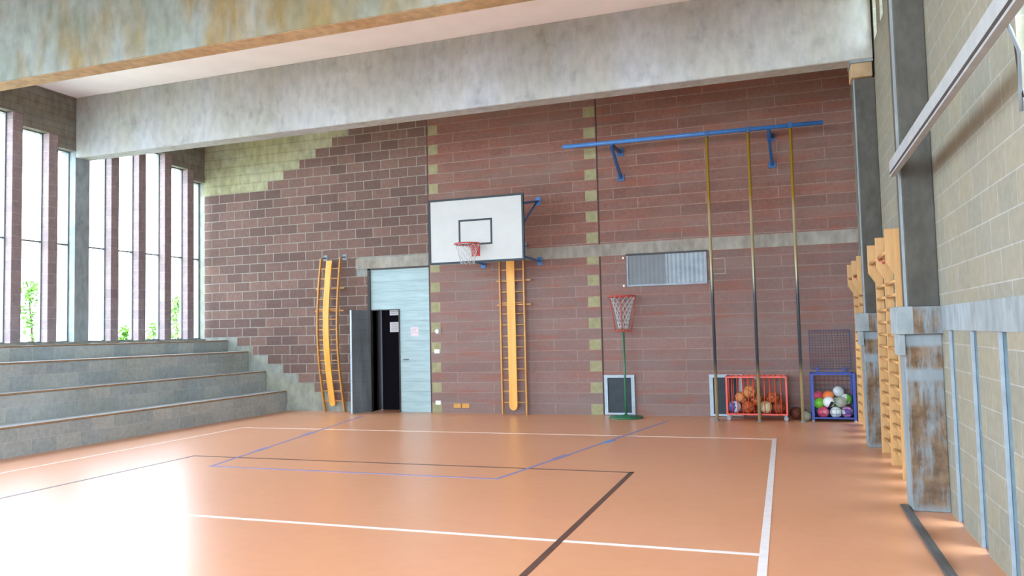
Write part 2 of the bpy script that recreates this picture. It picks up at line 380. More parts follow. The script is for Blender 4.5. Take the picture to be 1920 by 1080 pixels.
# ------------------------------------------------------------------ ceiling and beams
struct(MB().box(-13.3, 1.75, YF-.3, 16.3, ZC, ZC+.25).build('ceiling', M['plaster']))
for i, (a, b) in enumerate(BEAMS):
    bo = struct(MB().box(-12.9, 1.28, a, b, 5.24, ZC).build('ceiling_beam', M['beam'] if i == 0 else M['beam_stained'], bevel=.012))
    MB().box(-12.88, 1.27, a+.015, b-.015, 5.236, 5.2399).build('beam_soffit', M['beam_under'] if i else M['beam'], bo)

# ------------------------------------------------------------------ back wall
wb = sempty('wall_back')
m = MB(); Y0, Y1 = YB+.012, YB+.35
m.box(-13.3, -8.52, Y0, Y1, 0, ZC); m.box(-8.52, -7.07, Y0, Y1, 3.09, ZC); m.box(-7.07, 1.75, Y0, Y1, 0, ZC)
m.build('concrete_wall', M['wall_concrete'], wb)
m = MB()
m.box(-12.9, -9.0, YB+.008, Y0+.002, 5.04, ZC); m.build('upper_concrete', M['wall_upper'], wb)
m = MB(); C = .21
for k in range(1, 31):
    z0, z1 = k*C, min((k+1)*C, ZC)
    if k <= 6: xl = -9.49 - .41*(k-1) if k > 1 else -9.45
    elif k == 7: xl = -11.97
    elif k < 24: xl = XL
    else: xl = -11.11 + .43*(k-24)
    xr = -7.06
    if z1 <= 3.1: xr = -8.54
    elif z0 < 3.1: xr = -8.82
    elif z0 < 3.3: xr = -8.82
    m.box(xl, xr, YB, Y0+.004, z0, z1)
m.build('dark_brick_facing', M['brick_dark'], wb)
MB().box(-8.82, -7.06, YB-.004, Y0+.004, 3.10, 3.33).build('lintel_band', M['band'], wb)
MB().box(-7.04, -3.375, YB, Y0+.004, 0, ZC).box(-3.345, 1.30, YB, Y0+.004, 0, ZC).build('red_block_facing', M['brick_red'], wb)
MB().box(-4.95, 1.30, YB-.003, YB+.001, 3.09, 3.33).box(-7.04, -4.95, YB-.003, YB+.001, 3.09, 3.33).build('concrete_band', M['band'], wb)
m = MB()
for k in range(0, 30, 2):
    z0, z1 = k*C+.005, (k+1)*C-.005
    if not (3.05 < z0 < 3.3): m.box(-7.02, -6.81, YB-.0025, YB+.001, z0, z1); m.box(-3.62, -3.385, YB-.0025, YB+.001, z0, z1)
m.build('yellow_quoin_blocks', M['quoin'], wb)
m = MB(); m.box(-7.064, -7.044, YB+.001, Y0+.003, 0, ZC); m.box(-3.372, -3.348, YB+.004, Y0+.003, 0, ZC); m.build('control_joint', M['joint'], wb)
# lighter mortar outline of a blocked-up hatch beside the window
m = MB()
for a, b, c, d in ((-1.20, -.99, 2.92, 2.935), (-1.20, -.99, 2.64, 2.655), (-1.0, -.985, 2.64, 2.935)): m.box(a, b, YB-.002, YB+.001, c, d)
m.build('hatch_outline', M['band'], wb)

# ------------------------------------------------------------------ doorway, half-open leaf
dr = sempty('door_1')
m = MB(); m.box(-8.50, -7.07, YB+.03, YB+.09, 2.2, 3.07); m.box(-7.79, -7.07, YB+.03, YB+.09, 0, 2.2); m.build('white_panelling', M['white_door'], dr)
m = MB(); m.box(-8.53, -8.47, YB-.01, YB+.1, 0, 3.1); m.box(-8.53, -7.06, YB-.01, YB+.1, 3.065, 3.1); m.box(-7.80, -7.775, YB+.01, YB+.1, 0, 2.2); m.box(-8.47, -7.78, YB+.02, YB+.1, 2.18, 2.2)
m.build('door_frame', M['dark_steel'], dr)
m = MB(); m.box(-8.47, -7.79, YB+.5, YB+.54, 0, 2.3); m.box(-8.56, -8.5, YB+.36, YB+.56, 0, 2.3); m.box(-7.79, -7.73, YB+.36, YB+.56, 0, 2.3); m.box(-8.56, -7.73, YB+.36, YB+.56, 2.3, 2.36)
m.build('black_inner_door', M['black_door'], dr)
MB().box(-8.57, -8.52, YB+.1, YB+.36, 0, 3.1).box(-7.79, -7.74, YB+.1, YB+.36, 0, 2.3).box(-8.52, -7.74, YB+.1, YB+.36, 2.2, 2.26).build('door_reveal', M['joint'], dr)
# leaf hinged at the left jamb, swung into the hall
ang = math.radians(-112)
lf = MB().box(0, .50, -.02, .02, .01, 2.19).build('door_leaf', M['leaf'], dr); lf.location = (-8.47, YB-.03, 0); lf.rotation_euler = (0, 0, ang)
ed = MB().box(.50, .514, -.024, .024, .01, 2.19).build('daylit_leaf_edge', M['grille_frame'], lf)  # daylight on the free edge, put into a paler colour
m = MB()
for z in (.3, .8, 1.3, 1.8): m.tube([(0, -.03, z-.05), (0, -.03, z+.05)], .012)
m.build('hinge', M['steel'], lf)
MB().tube([(-7.68, YB+.03, 1.12), (-7.68, YB-.02, 1.12), (-7.56, YB-.02, 1.12)], .011).build('door_handle', M['steel'], dr)

def notice(x0, x1, z0, z1, y, mat, label, cat='paper', lines=4):
    t = thing('paper_notice', ((x0+x1)/2, y, z0), label, cat)
    wd, h = (x1-x0)/2, z1-z0
    MB().box(-wd, wd, -.003, 0, 0, h).build('sheet', mat, t)
    m = MB()
    for i in range(lines):
        zz = h*(.82 - i*.2); m.box(-wd*.75, wd*(.75 if i % 2 == 0 else .4), -.0042, -.0028, zz-.012, zz)
    m.build('print', M['print'], t)
    return t
notice(-8.26, -8.00, 2.08, 2.29, YB+.484, M['paper'], 'white paper notice, upper of two on the black door behind the doorway')
notice(-8.26, -7.99, 1.71, 1.93, YB+.484, M['paper'], 'white paper notice, lower of two on the black door behind the doorway')
notice(-7.52, -7.34, 1.61, 1.80, YB+.029, M['paper_pink'], 'small pinkish paper stuck on the white boarded panel beside the doorway', lines=3)

# ------------------------------------------------------------------ left wall: tiers, posts, lintel, windows
wl = sempty('wall_left')
WX = XL; DEP = .20; PITCH_ = .7265; PW = .20
MB().box(XL-.35, XL, YF, YB+.3, 0, 1.62).build('wall_base', M['wall_concrete'], wl)
MB().box(XL-.35, XL+.02, YF, YB+.2, 1.62, 1.655).build('sill', M['wall_concrete'], wl)
starts = [7.9, 11.69, 4.13, .35, -3.43]                # bay back/near faces of the beams
tops = [6.22, 6.02, 5.82, 5.60, 5.37]
# bay between beams: posts at fixed pitch; the lintel steps down opening by opening
bays = {}
posts_b2 = [12.22, 12.94, 13.68, 14.38]
bay_list = [(11.69, posts_b2, YB)]
for b0, b1 in ((7.90, 11.36), (4.13, 7.60), (.35, 3.80), (-3.43, .02), (-8.0, -3.76)):
    ps = [b1 - 1.31 - .73*j for j in (3, 2, 1, 0)]; 
    ps = [p + .0 for p in (b1-1.31-2.19, b1-1.31-1.46, b1-1.31-.73, b1-1.31)] if b1 < 11 else [8.60, 9.33, 10.05, 10.78]
    ps = [p for p in ps if p > b0+.3]
    bay_list.append((b0, ps + ([b1-.62] if b1 < 11 else []), b1))
wn = 0
for bi, (b0, ps, b1) in enumerate(bay_list):
    edges = [b0] + [e for p in ps for e in (p, p+PW)] + [b1]
    lint = MB(); n_open = len(edges)//2
    for j in range(n_open):
        y0, y1 = edges[2*j], edges[2*j+1]
        if y1 - y0 < .05: continue
        tp = tops[min(len(tops)-1, j + (5-n_open if n_open <= 5 else 0))]
        ye = y1 + (PW if j < n_open-1 else 0)
        lint.box(WX-.35, WX, y0, ye, tp, ZC)
        # window in the opening
        wn += 1
        wi = sempty('window_%d' % wn, (WX-DEP+.01, (y0+y1)/2, 1.655))
        hy, hz, g = (y1-y0)/2, tp-1.655, .022
        f = MB(); f.box(-.03, .03, -hy, -hy+g, 0, hz); f.box(-.03, .03, hy-g, hy, 0, hz); f.box(-.03, .03, -hy+g, hy-g, 0, g); f.box(-.03, .03, -hy+g, hy-g, hz-g, hz)
        f.box(-.028, .028, -hy+g, hy-g, 1.87, 1.90)
        f.build('window_frame', M['frame_grey'], wi)
        MB().box(-.004, .004, -hy+g, hy-g, g, hz-g).build('window_glass', M['glass'], wi)
    lint.build('lintel', M['lintel'], wl)
    for j, p in enumerate(ps):
        tp = tops[min(len(tops)-1, j + (5-n_open if n_open <= 5 else 0))]
        struct(MB().box(WX-DEP-.04, WX-.001, p, p+PW, 1.655, tp).build('window_post', M['post_brick'], bevel=.008))
    MB().box(WX-.35, WX-.002, b1, b1+.33, 1.655, ZC).build('beam_bearing', M['capital'], wl) if b1 < 14 else None

bl = thing('bleachers', (-11.8, 5, 0), 'long grey block bleachers of stepped tiers below the tall left windows', 'bleachers')
TI = [(-10.65, .45), (-11.19, .895), (-11.67, 1.35), (-12.24, 1.615)]
for i, (x, z) in enumerate(TI):
    zlo = 0
    xb = TI[i+1][0] if i < 3 else XL
    t = MB().box(xb+11.8+.001, x+11.8, -12.9, YB-5, zlo, z-.03).build('tier', M['tier'], bl)
    MB().box(xb+11.8+.001, x+11.8-.03, -12.9, YB-5, z-.03, z).build('tier_top', M['tier_top'], t)
    MB().box(x+11.8-.03, x+11.8+.012, -12.9, YB-5, z-.026, z-.001).build('tier_edge', M['tier_edge'], t)
# sloping concrete skirting on the wall beside the tiers (grey plaster that follows their rake)

# ------------------------------------------------------------------ right wall
wr = sempty('wall_right')
SLOTS = [y for y in [7.17-.8*i for i in range(0, 3)]] + [4.75, 3.95, 3.15, 2.35, 1.55] + [8.15+.72*i for i in range(4)] + [11.95+.74*i for i in range(4)]
SLOTS = sorted(SLOTS); SW = .20
m = MB(); T = 1.52
y = YF
for s in SLOTS:
    m.box(XR, T, y, s, 0, 1.58); y = s+SW
m.box(XR, T, y, YB+.3, 0, 1.58)
m.box(XR, T, YF, YB+.3, 1.58, 2.86)
m.box(XR, T, 5.0, YB+.3, 2.86, 5.45); m.box(XR, T, YF, 2.0, 2.86, 5.45)
hs = [(10.35, 10.62), (11.0, 11.3)]
y = 5.0
for a, b in hs: m.box(XR, T, y, a, 5.45, 6.3); y = b
m.box(XR, T, y, YB+.3, 5.45, 6.3); m.box(XR, T, YF, 5.0, 5.45, 6.3)
m.box(XR, T, YF, YB+.3, 6.3, ZC)
m.build('buff_blocks', M['buff'], wr)
MB().box(XR-.008, XR+.001, YF, YB, 1.58, 1.79).build('pale_band', M['capital'], wr)
for s in SLOTS:
    MB().box(XR-.001, XR+.022, s+SW-.008, s+SW, 0, 1.58).build('daylit_slot_edge', M['daylit_edge'], wr)  # thin added lining, tinted like the daylit far reveal
    wn += 1; wi = sempty('window_%d' % wn, (XR+.045, s+SW/2, 0)); h = SW/2
    MB().box(-.022, .022, -h, -h+.02, 0, 1.58).box(-.022, .022, h-.03, h, 0, 1.58).box(-.022, .022, -h+.02, h-.03, 0, .02).box(-.022, .022, -h+.02, h-.03, 1.56, 1.58).build('window_frame', M['slot_frame'], wi)
    MB().box(-.003, .003, -h+.02, h-.03, .02, 1.56).build('window_glass', M['glass'], wi)
for a, b in hs:
    wn += 1; wi = sempty('window_%d' % wn, (T-.1, (a+b)/2, 5.45)); h = (b-a)/2
    MB().box(-.02, .02, -h, -h+.02, 0, .85).box(-.02, .02, h-.02, h, 0, .85).build('window_frame', M['frame_grey'], wi)
    MB().box(-.003, .003, -h+.02, h-.02, 0, .85).build('window_glass', M['glass'], wi)
# high window band beside the camera
y = 5.0
while y > 2.1:
    wn += 1; y0 = y-1.5; wi = sempty('window_%d' % wn, (XR+.10, (y+y0)/2, 2.86)); h = .75
    f = MB(); f.box(-.03, .03, -h, -h+.05, 0, 2.59); f.box(-.03, .03, h-.05, h, 0, 2.59); f.box(-.03, .03, -h+.05, h-.05, 0, .05); f.box(-.03, .03, -h+.05, h-.05, 2.54, 2.59); f.box(-.03, .03, -h+.05, h-.05, 1.27, 1.31)
    f.build('window_frame', M['frame_grey'], wi); MB().box(-.004, .004, -h+.05, h-.05, .05, 2.54).build('window_glass', M['glass'], wi)
    y = y0
# pillars
def pillar(y0, top, lower):
    p = sempty('pillar', (1.0, y0, 0))
    MB().box(0, XR-1.0, 0, .33, 0, 1.55).build('stained_base', M['stained'], p, bevel=.01)
    MB().box(-.06, .36 if lower else XR-1.0, -.09, .33, 1.55, 1.79).build('capital', M['stained'], p, bevel=.01)
    MB().box(-.068, .07, -.096, .3, 1.548, 1.792).box(-.045, .005, -.03, .3, 1.36, 1.55).build('pale_plaster_patch', M['capital'], p, bevel=.006)
    MB().box(.045, XR-1.0, .02, .33, 1.79, top).build('shaft', M['pillar'], p, bevel=.01)
    MB().box(.03, .05, .03, .10, 1.79, top).build('daylit_side_strip', M['capital'], p)  # added strip; left daylight on the shaft's side put into its pale colour
    return p
pillar(7.67, 5.24, True)
p2 = pillar(11.45, 5.0, False)
MB().box(0, .27, -.06, .30, 5.0, 5.20).build('bearing_block', M['beam_under'], p2, bevel=.015)
MB().box(-.01, .28, -.07, .31, 5.20, 5.236).build('bearing_pad', M['capital'], p2)
# unseen front wall behind the camera; tall windows added and sized as light fill
wf = sempty('wall_front')
MB().box(-13.3, 1.6, YF-.25, YF, 0, .5).box(-13.3, 1.6, YF-.25, YF, 6.2, ZC).box(-13.3, -12.0, YF-.25, YF, .5, 6.2).box(.6, 1.6, YF-.25, YF, .5, 6.2).build('front_blocks', M['wall_concrete'], wf)
for i in range(7):
    wn += 1; x0 = -12.0+i*1.8; wi = sempty('window_%d' % wn, (x0+.9, YF-.12, .5))
    MB().box(-.9, -.84, -.03, .03, 0, 5.7).box(.84, .9, -.03, .03, 0, 5.7).box(-.84, .84, -.03, .03, 0, .06).box(-.84, .84, -.03, .03, 5.64, 5.7).build('window_frame', M['frame_grey'], wi)
    MB().box(-.84, .84, -.004, .004, .06, 5.64).build('window_glass', M['glass'], wi)

# ------------------------------------------------------------------ window and grilles on the back wall
wn += 1
wi = sempty('window_%d' % wn, (-2.075, YB, 2.47)); hx, hz = .755, .62
MB().box(-hx-.012, hx+.012, -.05, -.004, hz-.022, hz+.012).build('window_hood', M['dark_steel'], wi)
MB().box(-hx, -hx+.03, -.04, -.004, 0, hz-.022).box(hx-.03, hx, -.04, -.004, 0, hz-.022).box(-hx+.03, hx-.03, -.04, -.004, 0, .035).box(-.005, .03, -.045, -.004, .035, hz-.022).build('window_frame', M['steel'], wi)
MB().box(-hx+.03, -.005, -.022, -.006, .035, hz-.022).build('ribbed_pane', M['ribbed_l'], wi)
MB().box(.03, hx-.03, -.03, -.006, .035, hz-.022).build('ribbed_pane', M['ribbed_r'], wi)
for z in (.02, .56):
    MB().sphere((-hx-.06, -.03, z), .027, 12, 8).build('white_knob', M['switch'], wi)
for x in (-3.045, -1.06):
    t = thing('vent_grille', (x, YB-.004, 0), 'dark grille in pale blue frame behind the green netball stand' if x < -2 else 'dark grille in pale blue frame partly hidden by the red ball cart', 'vent grille', 'framed grilles low on the back wall')
    MB().box(-.295, -.23, -.04, 0, .012, .775).box(.23, .295, -.04, 0, .012, .775).box(-.23, .23, -.04, 0, .72, .775).box(-.23, .23, -.04, 0, .012, .05).build('frame', M['grille_frame'], t)
    MB().box(-.23, .23, -.02, -.004, .05, .72).build('grille_panel', M['grille'], t)

# ------------------------------------------------------------------ small wall fittings
t = thing('thermostat', (-6.86, YB-.002, 1.70), 'small round white thermostat on grey backing, above the light switch', 'thermostat')
MB().box(-.055, .06, -.012, 0, -.06, .06).build('backing', M['band'], t); 
o = MB().lathe([(.045, 0), (.045, .02), (.035, .03)], 20).build('dial', M['switch'], t); o.rotation_euler = (PI/2, 0, 0); o.location = (-.02, -.012, 0)
t = thing('light_switch', (-6.90, YB-.002, 1.28), 'white light switch plate on red block wall beside the white door panel', 'light switch')
MB().box(-.06, .06, -.012, 0, -.042, .042).build('plate', M['switch'], t, bevel=.003); MB().box(-.018, .018, -.017, -.011, -.022, .022).build('rocker', M['paper'], t)
t = thing('wall_socket', (-6.89, YB-.002, .21), 'white wall socket low on the red block wall near the floor', 'wall socket')
MB().box(-.06, .06, -.012, 0, -.042, .042).build('plate', M['switch'], t, bevel=.003); MB().box(-.03, .03, -.015, -.011, -.015, .015).build('socket_face', M['paper'], t)
for x, side in ((-6.46, 'the one nearer the white wall socket'), (-6.27, 'the one nearer the straight wooden ladder')):
    t = thing('cover_plate', (x, YB-.002, .15), 'small ochre cover plate low on the red wall, ' + side, 'cover plate', 'ochre cover plates')
    MB().box(-.08, .08, -.012, 0, -.045, .045).build('plate', M['ochre'], t, bevel=.004); MB().sphere((0, -.012, 0), .009, 8, 6).build('screw', M['steel'], t)

# ------------------------------------------------------------------ wooden ladders on the wall
def ladder(x0, x1, ztop, yfun, label, plank_bot, plank_top, px0, px1):
    cx = (x0+x1)/2
    t = thing('wooden_ladder', (cx, YB, 0), label, 'ladder')
    hw = (x1-x0)/2; P = lambda z: (0, yfun(z)-YB, z)
    zs = [i*ztop/24 for i in range(25)]
    for s in (-1, 1):
        MB().sweep_rect([(s*hw, P(z)[1], z) for z in zs], .034, .065).build('side_rail', M['wood_dark'], t, bevel=.004)
    z = .24
    while z < ztop-.05:
        MB().tube([(-hw, P(z)[1], z), (hw, P(z)[1], z)], .014, 8).build('rung', M['wood'], t); z += .222
    for z in (ztop*.80, ztop*.655):
        MB().bar((-hw-.09, P(z)[1]+.04, z), (hw+.13, P(z)[1]+.04, z), .03, .03).build('crossbar', M['wood_dark'], t)
    a, b = px0-cx, px1-cx
    pz = [plank_bot + (plank_top-plank_bot)*i/20 for i in range(21)]
    m = MB(); n = len(pz); R = []
    m.sweep_rect([((a+b)/2, P(z)[1]-.045, z) for z in pz], b-a, .028)
    y = P(pz[0])[1]-.045
    m.tube([((a+b)/2, y-.0155, pz[0]), ((a+b)/2, y+.0125, pz[0])], (b-a)/2-.001, 20)
    m.build('plank', M['plank'], t)
    for s in (-1, 1):
        MB().bar((s*hw, P(ztop)[1], ztop), (s*hw, -.002, ztop+.03), .03, .03).box(s*hw-.05, s*hw+.05, -.012, -.002, ztop-.04, ztop+.09).build('wall_bracket', M['steel'], t)
    return t
ladder(-9.58, -9.09, 3.36, lambda z: 14.86 - .11*(z/3.36) - .22*math.sin(PI*min(1, z/3.36)), 'bowed wooden ladder with a curved centre plank beside the half-open door', .2, 3.3, -9.41, -9.27)
ladder(-5.41, -4.90, 3.36, lambda z: 14.80, 'straight wooden ladder with a centre plank standing below the backboard', .17, 3.3, -5.25, -5.08)

# ------------------------------------------------------------------ basketball hoop
BX, BY = -5.205, 13.0
h = thing('basketball_hoop', (BX, YB, 0), 'white basketball backboard with black border and worn red rim on blue wall arms', 'basketball hoop')
y0 = BY-YB
zb, zt, hw = 2.915, 4.115, .925
bb = MB().box(-hw, hw, y0, y0+.03, zb, zt).build('backboard', M['white_board'], h)
m = MB(); e = .038
for a, b, c, d in ((-hw, hw, zt-e, zt), (-hw, hw, zb, zb+e), (-hw, -hw+e, zb+e, zt-e), (hw-e, hw, zb+e, zt-e)): m.box(a, b, y0-.006, y0+.034, c, d)
m.build('black_border', M['black_paint'], bb)
m = MB(); a0, a1, c0, c1, e = -.33, .325, 3.235, 3.71, .035
for a, b, c, d in ((a0, a1, c1-e, c1), (a0, a1, c0, c0+e), (a0, a0+e, c0+e, c1-e), (a1-e, a1, c0+e, c1-e)): m.box(a, b, y0-.003, y0+.001, c, d)
m.build('target_square', M['black_paint'], bb)
rc = (0, y0-.40, 3.215); R_ = .225
ringpts = [(rc[0]+R_*math.cos(2*PI*k/40), rc[1]+R_*math.sin(2*PI*k/40), rc[2]) for k in range(40)]
rim = MB().tube(ringpts, .013, 10, closed=True).build('rim', M['red_paint'], h)
m = MB(); m.box(-.08, .08, y0-.012, y0, 3.03, 3.22); m.box(-.06, .06, y0-.19, y0-.01, 3.205, 3.218)
m.bar((-.05, y0-.16, 3.2), (-.05, y0-.01, 3.06), .014, .014); m.bar((.05, y0-.16, 3.2), (.05, y0-.01, 3.06), .014, .014)
m.build('rim_bracket', M['red_paint'], rim)
def net(c, r0, z0, r1, z1, n, rows, tr, par):
    m = MB()
    def P(i, j):
        f = j/rows; r = r0 + (r1-r0)*(f**.7); a = 2*PI*(i + (.5 if j % 2 else 0))/n
        return (c[0]+r*math.cos(a), c[1]+r*math.sin(a), z0+(z1-z0)*f)
    for j in range(rows):
        for i in range(n):
            q = [i, i-1] if j % 2 == 0 else [i, i+1]
            for k in q: m.tube([P(i, j), P(k, j+1)], tr, 4)
    return m.build('net', M['net'], par)
net(rc, R_-.01, 3.205, .12, 2.86, 10, 5, .0032, rim)
# arms
for z, zz in ((4.28, 3.95), (3.06, 3.06)):
    for s in (-1, 1):
        sx = s*.61
        m = MB(); m.tube([(sx, -.01, z), (s*.55, y0+.05, 3.93 if z > 4 else z+.05)], .022, 10); m.box(sx-.05, sx+.05, -.014, -.003, z-.08, z+.08)
        m.build('wall_arm', M['blue_paint'], h)
for s in (-1, 1):
    MB().tube([(s*.60, -.06, 4.26), (s*.57, -.9, 3.72), (s*.55, y0+.05, 3.3)], .02, 10).build('diagonal_brace', M['blue_paint'], h)
MB().box(-.7, .7, y0+.034, y0+.07, 3.05, 3.11).box(-.7, .7, y0+.034, y0+.07, 3.9, 3.96).box(-.58, -.52, y0+.034, y0+.07, 3.11, 3.9).box(.52, .58, y0+.034, y0+.07, 3.11, 3.9).build('back_frame', M['steel'], h)

# ------------------------------------------------------------------ climbing pole frame
cf = thing('climbing_frame', (-1.56, YB, 0), 'blue wall frame carrying three tall worn climbing poles', 'climbing frame')
yy = 14.22-YB; zt = 5.13
MB().tube([(-3.86+1.56, yy, zt+.03), (.77+1.56, yy, zt-.01)], .038, 14).build('blue_beam', M['blue_paint'], cf)
for x in (-2.92, -.12):
    lx = x+1.56
    MB().bar((lx, yy, zt-.02), (lx+.03, -.01, zt-.02), .05, .05).bar((lx, yy, zt-.05), (lx+.03, -.02, 4.60), .05, .05).box(lx-.04, lx+.10, -.014, -.003, zt-.1, zt+.06).box(lx-.04, lx+.10, -.03, -.003, 4.54, 4.66).build('wall_bracket', M['blue_dark'], cf)
for x in (-1.18, -.465, .24):
    lx = x+1.56
    p = MB().tube([(lx, yy-.0, .012), (lx, yy-.0, zt-.02)], .027, 14).build('climbing_pole', M['pole'], cf)
    MB().lathe([(.045, 0), (.045, .01), (.032, .02)], 18, (lx, yy, .002)).build('floor_socket', M['steel'], p)
    MB().box(lx-.03, lx+.03, yy-.045, yy+.045, zt-.06, zt+.05).build('clamp', M['blue_dark'], p)

# ------------------------------------------------------------------ netball / basket stand
t = thing('netball_stand', (-2.85, 14.48, 0), 'tall green stand holding a red tapered basket ring with white net', 'netball stand')
MB().lathe([(.31, 0), (.32, .012), (.30, .03), (.06, .045), (.035, .07)], 36).build('base', M['green_paint'], t)
MB().tube([(0, 0, .04), (0, 0, 1.60)], .02, 12).build('pole', M['green_paint'], t)
z1, z0 = 2.27, 1.62
def ring(r, z, tr): return [(r*math.cos(2*PI*k/32), r*math.sin(2*PI*k/32), z) for k in range(32)]
top = MB().tube(ring(.245, z1, .015), .015, 8, closed=True).build('top_ring', M['red_paint'], t)
MB().tube(ring(.15, z0, .01), .011, 8, closed=True).bar((-.15, 0, z0), (.15, 0, z0), .02, .02).bar((0, -.15, z0), (0, .15, z0), .02, .02).build('bottom_ring', M['red_paint'], t)
for k in range(4):
    a = PI/2*k + .05
    MB().tube([(.245*math.cos(a), .245*math.sin(a), z1), (.15*math.cos(a), .15*math.sin(a), z0)], .009, 8).build('side_rod', M['red_paint'], t)
net((0, 0, 0), .235, 2.26, .085, 1.66, 12, 8, .004, top)

# ------------------------------------------------------------------ ball carts
ct = thing('ball_cart', (-.51, 14.56, 0), 'orange-red barred ball cart on casters holding basketballs', 'ball cart')
X, Yh, zb, zt = .50, .24, .11, .76
m = MB()
for z in (zb, zt):
    for a, b in (((-X, -Yh, z), (X, -Yh, z)), ((-X, Yh, z), (X, Yh, z)), ((-X, -Yh, z), (-X, Yh, z)), ((X, -Yh, z), (X, Yh, z))): m.bar(a, b, .028, .028)
for a in (-X, X):
    for b in (-Yh, Yh): m.bar((a, b, zb), (a, b, zt), .03, .03)
m.build('frame', M['orange_red'], ct)
MB().box(-X, X, -Yh, Yh, zb-.006, zb+.004).build('floor_tray', M['orange_red'], ct)
nb = 11
for i in range(1, nb):
    x = -X + 2*X*i/nb
    MB().tube([(x, -Yh, zb), (x, -Yh, zt)], .007, 6).build('front_bar', M['orange_red'], ct)
    MB().tube([(x, Yh, zb), (x, Yh, zt)], .007, 6).build('rear_bar', M['orange_red'], ct)
for i in range(1, 5):
    y = -Yh + 2*Yh*i/5
    for s in (-1, 1): MB().tube([(s*X, y, zb), (s*X, y, zt)], .007, 6).build('end_bar', M['orange_red'], ct)
for i in range(0, nb+1):
    x = -X + 2*X*i/nb; MB().tube([(x, -Yh, zt+.005), (x, Yh, zt+.005)], .007, 6).build('lid_bar', M['orange_red'], ct)
MB().tube([(0, -Yh-.008, zt-.05), (0, -Yh-.008, zt+.01)], .02, 10).build('latch', M['steel'], ct)
for a in (-X+.02, X-.02):
    for b in (-Yh+.02, Yh-.02):
        c = MB().box(a-.02, a+.02, b-.02, b+.02, .06, zb-.01).build('caster_fork', M['steel'], ct)
        o = MB().lathe([(.038, -.012), (.04, 0), (.038, .012)], 18).build('caster_wheel', M['rubber'], c); o.rotation_euler = (PI/2, 0, 0); o.location = (a, b, .041)
OR = srgb(190, 98, 52)
ball_mats = {'orange': basketball_mat('orange_basketball', OR), 'dark': basketball_mat('dark_orange_basketball', srgb(150, 74, 44)), 'tan': basketball_mat('tan_basketball', srgb(208, 140, 84)),
    'blue': panel_ball('blue_white_ball', srgb(60, 76, 140), srgb(190, 200, 214)), 'cream': panel_ball('cream_ball', srgb(196, 190, 150), srgb(176, 160, 116)),
    'pink': panel_ball('pink_ball', srgb(206, 74, 104), srgb(214, 120, 140)), 'green': panel_ball('green_ball', srgb(120, 196, 60), srgb(90, 160, 60)),
    'football': panel_ball('black_white_football', srgb(224, 228, 228), srgb(226, 228, 230), srgb(40, 44, 52), 7), 'greenwhite': panel_ball('green_white_ball', srgb(110, 190, 70), srgb(214, 224, 214)),
    'grey': panel_ball('worn_grey_ball', srgb(158, 160, 146), srgb(138, 150, 130)), 'white': panel_ball('white_ball', srgb(214, 222, 222), srgb(196, 208, 212)),
    'bright': panel_ball('bright_orange_ball', srgb(232, 116, 56), srgb(238, 130, 66)), 'purple': panel_ball('pink_purple_white_ball', srgb(206, 214, 222), srgb(196, 120, 168), srgb(92, 66, 130), 6),
    'brown': basketball_mat('brown_basketball', srgb(110, 58, 40)), 'navy': panel_ball('navy_ball', srgb(24, 38, 70), srgb(34, 54, 96))}
ball_mesh = {}
def ball(kind, loc, r, label, name='basketball', cat='ball', group=None):
    if (kind, r) not in ball_mesh:
        o = MB().sphere((0, 0, 0), r, 28, 18).build(name, ball_mats[kind]); ball_mesh[(kind, r)] = o.data
    else:
        o = bpy.data.objects.new(name, ball_mesh[(kind, r)]); COL.objects.link(o)
    o.location = loc; o.rotation_euler = (random.random()*6, random.random()*6, random.random()*6)
    return tag(o, label, name, group)
R1 = .110
G = 'balls in the red cart'
ball('blue', (-0.885, 14.445, 0.227), R1, 'blue and white ball at the lower left corner of the red cart', 'ball', group=G)
ball('orange', (-0.662, 14.445, 0.227), R1, 'orange basketball in the front bottom row, next to the blue ball', group=G)
ball('cream', (-0.358, 14.445, 0.227), R1, 'cream volleyball in the front bottom row behind the middle climbing pole', 'volleyball', group=G)
ball('dark', (-0.135, 14.445, 0.227), R1, 'dark orange basketball at the front bottom corner nearest the rightmost climbing pole', group=G)
ball('dark', (-0.885, 14.675, 0.227), R1, 'dark orange basketball behind the blue and white ball', group=G)
ball('orange', (-0.662, 14.675, 0.227), R1, 'basketball in the rear bottom row below the tan ones', group=G)
ball('dark', (-0.358, 14.675, 0.227), R1, 'dark basketball at the rear, behind the cream volleyball', group=G)
ball('orange', (-0.135, 14.675, 0.227), R1, 'basketball in the rear bottom corner, right end of the red cart', group=G)
ball('tan', (-0.774, 14.560, 0.383), R1, 'tan basketball on the second layer, above the blue ball', group=G)
ball('orange', (-0.510, 14.560, 0.343), R1, 'orange basketball on the second layer at the middle of the pile', group=G)
ball('orange', (-0.246, 14.560, 0.382), R1, 'orange basketball on the second layer, right of the middle climbing pole', group=G)
ball('tan', (-0.622, 14.445, 0.498), R1, 'tan basketball at the very top of the pile in the red cart', group=G)
ball('brown', (.14, 14.66, R1), R1, 'brown basketball on the floor between the red and blue carts')
ball('grey', (.297, 14.42, .085), .085, 'small pale worn ball on the floor beside the blue cart', 'volleyball')

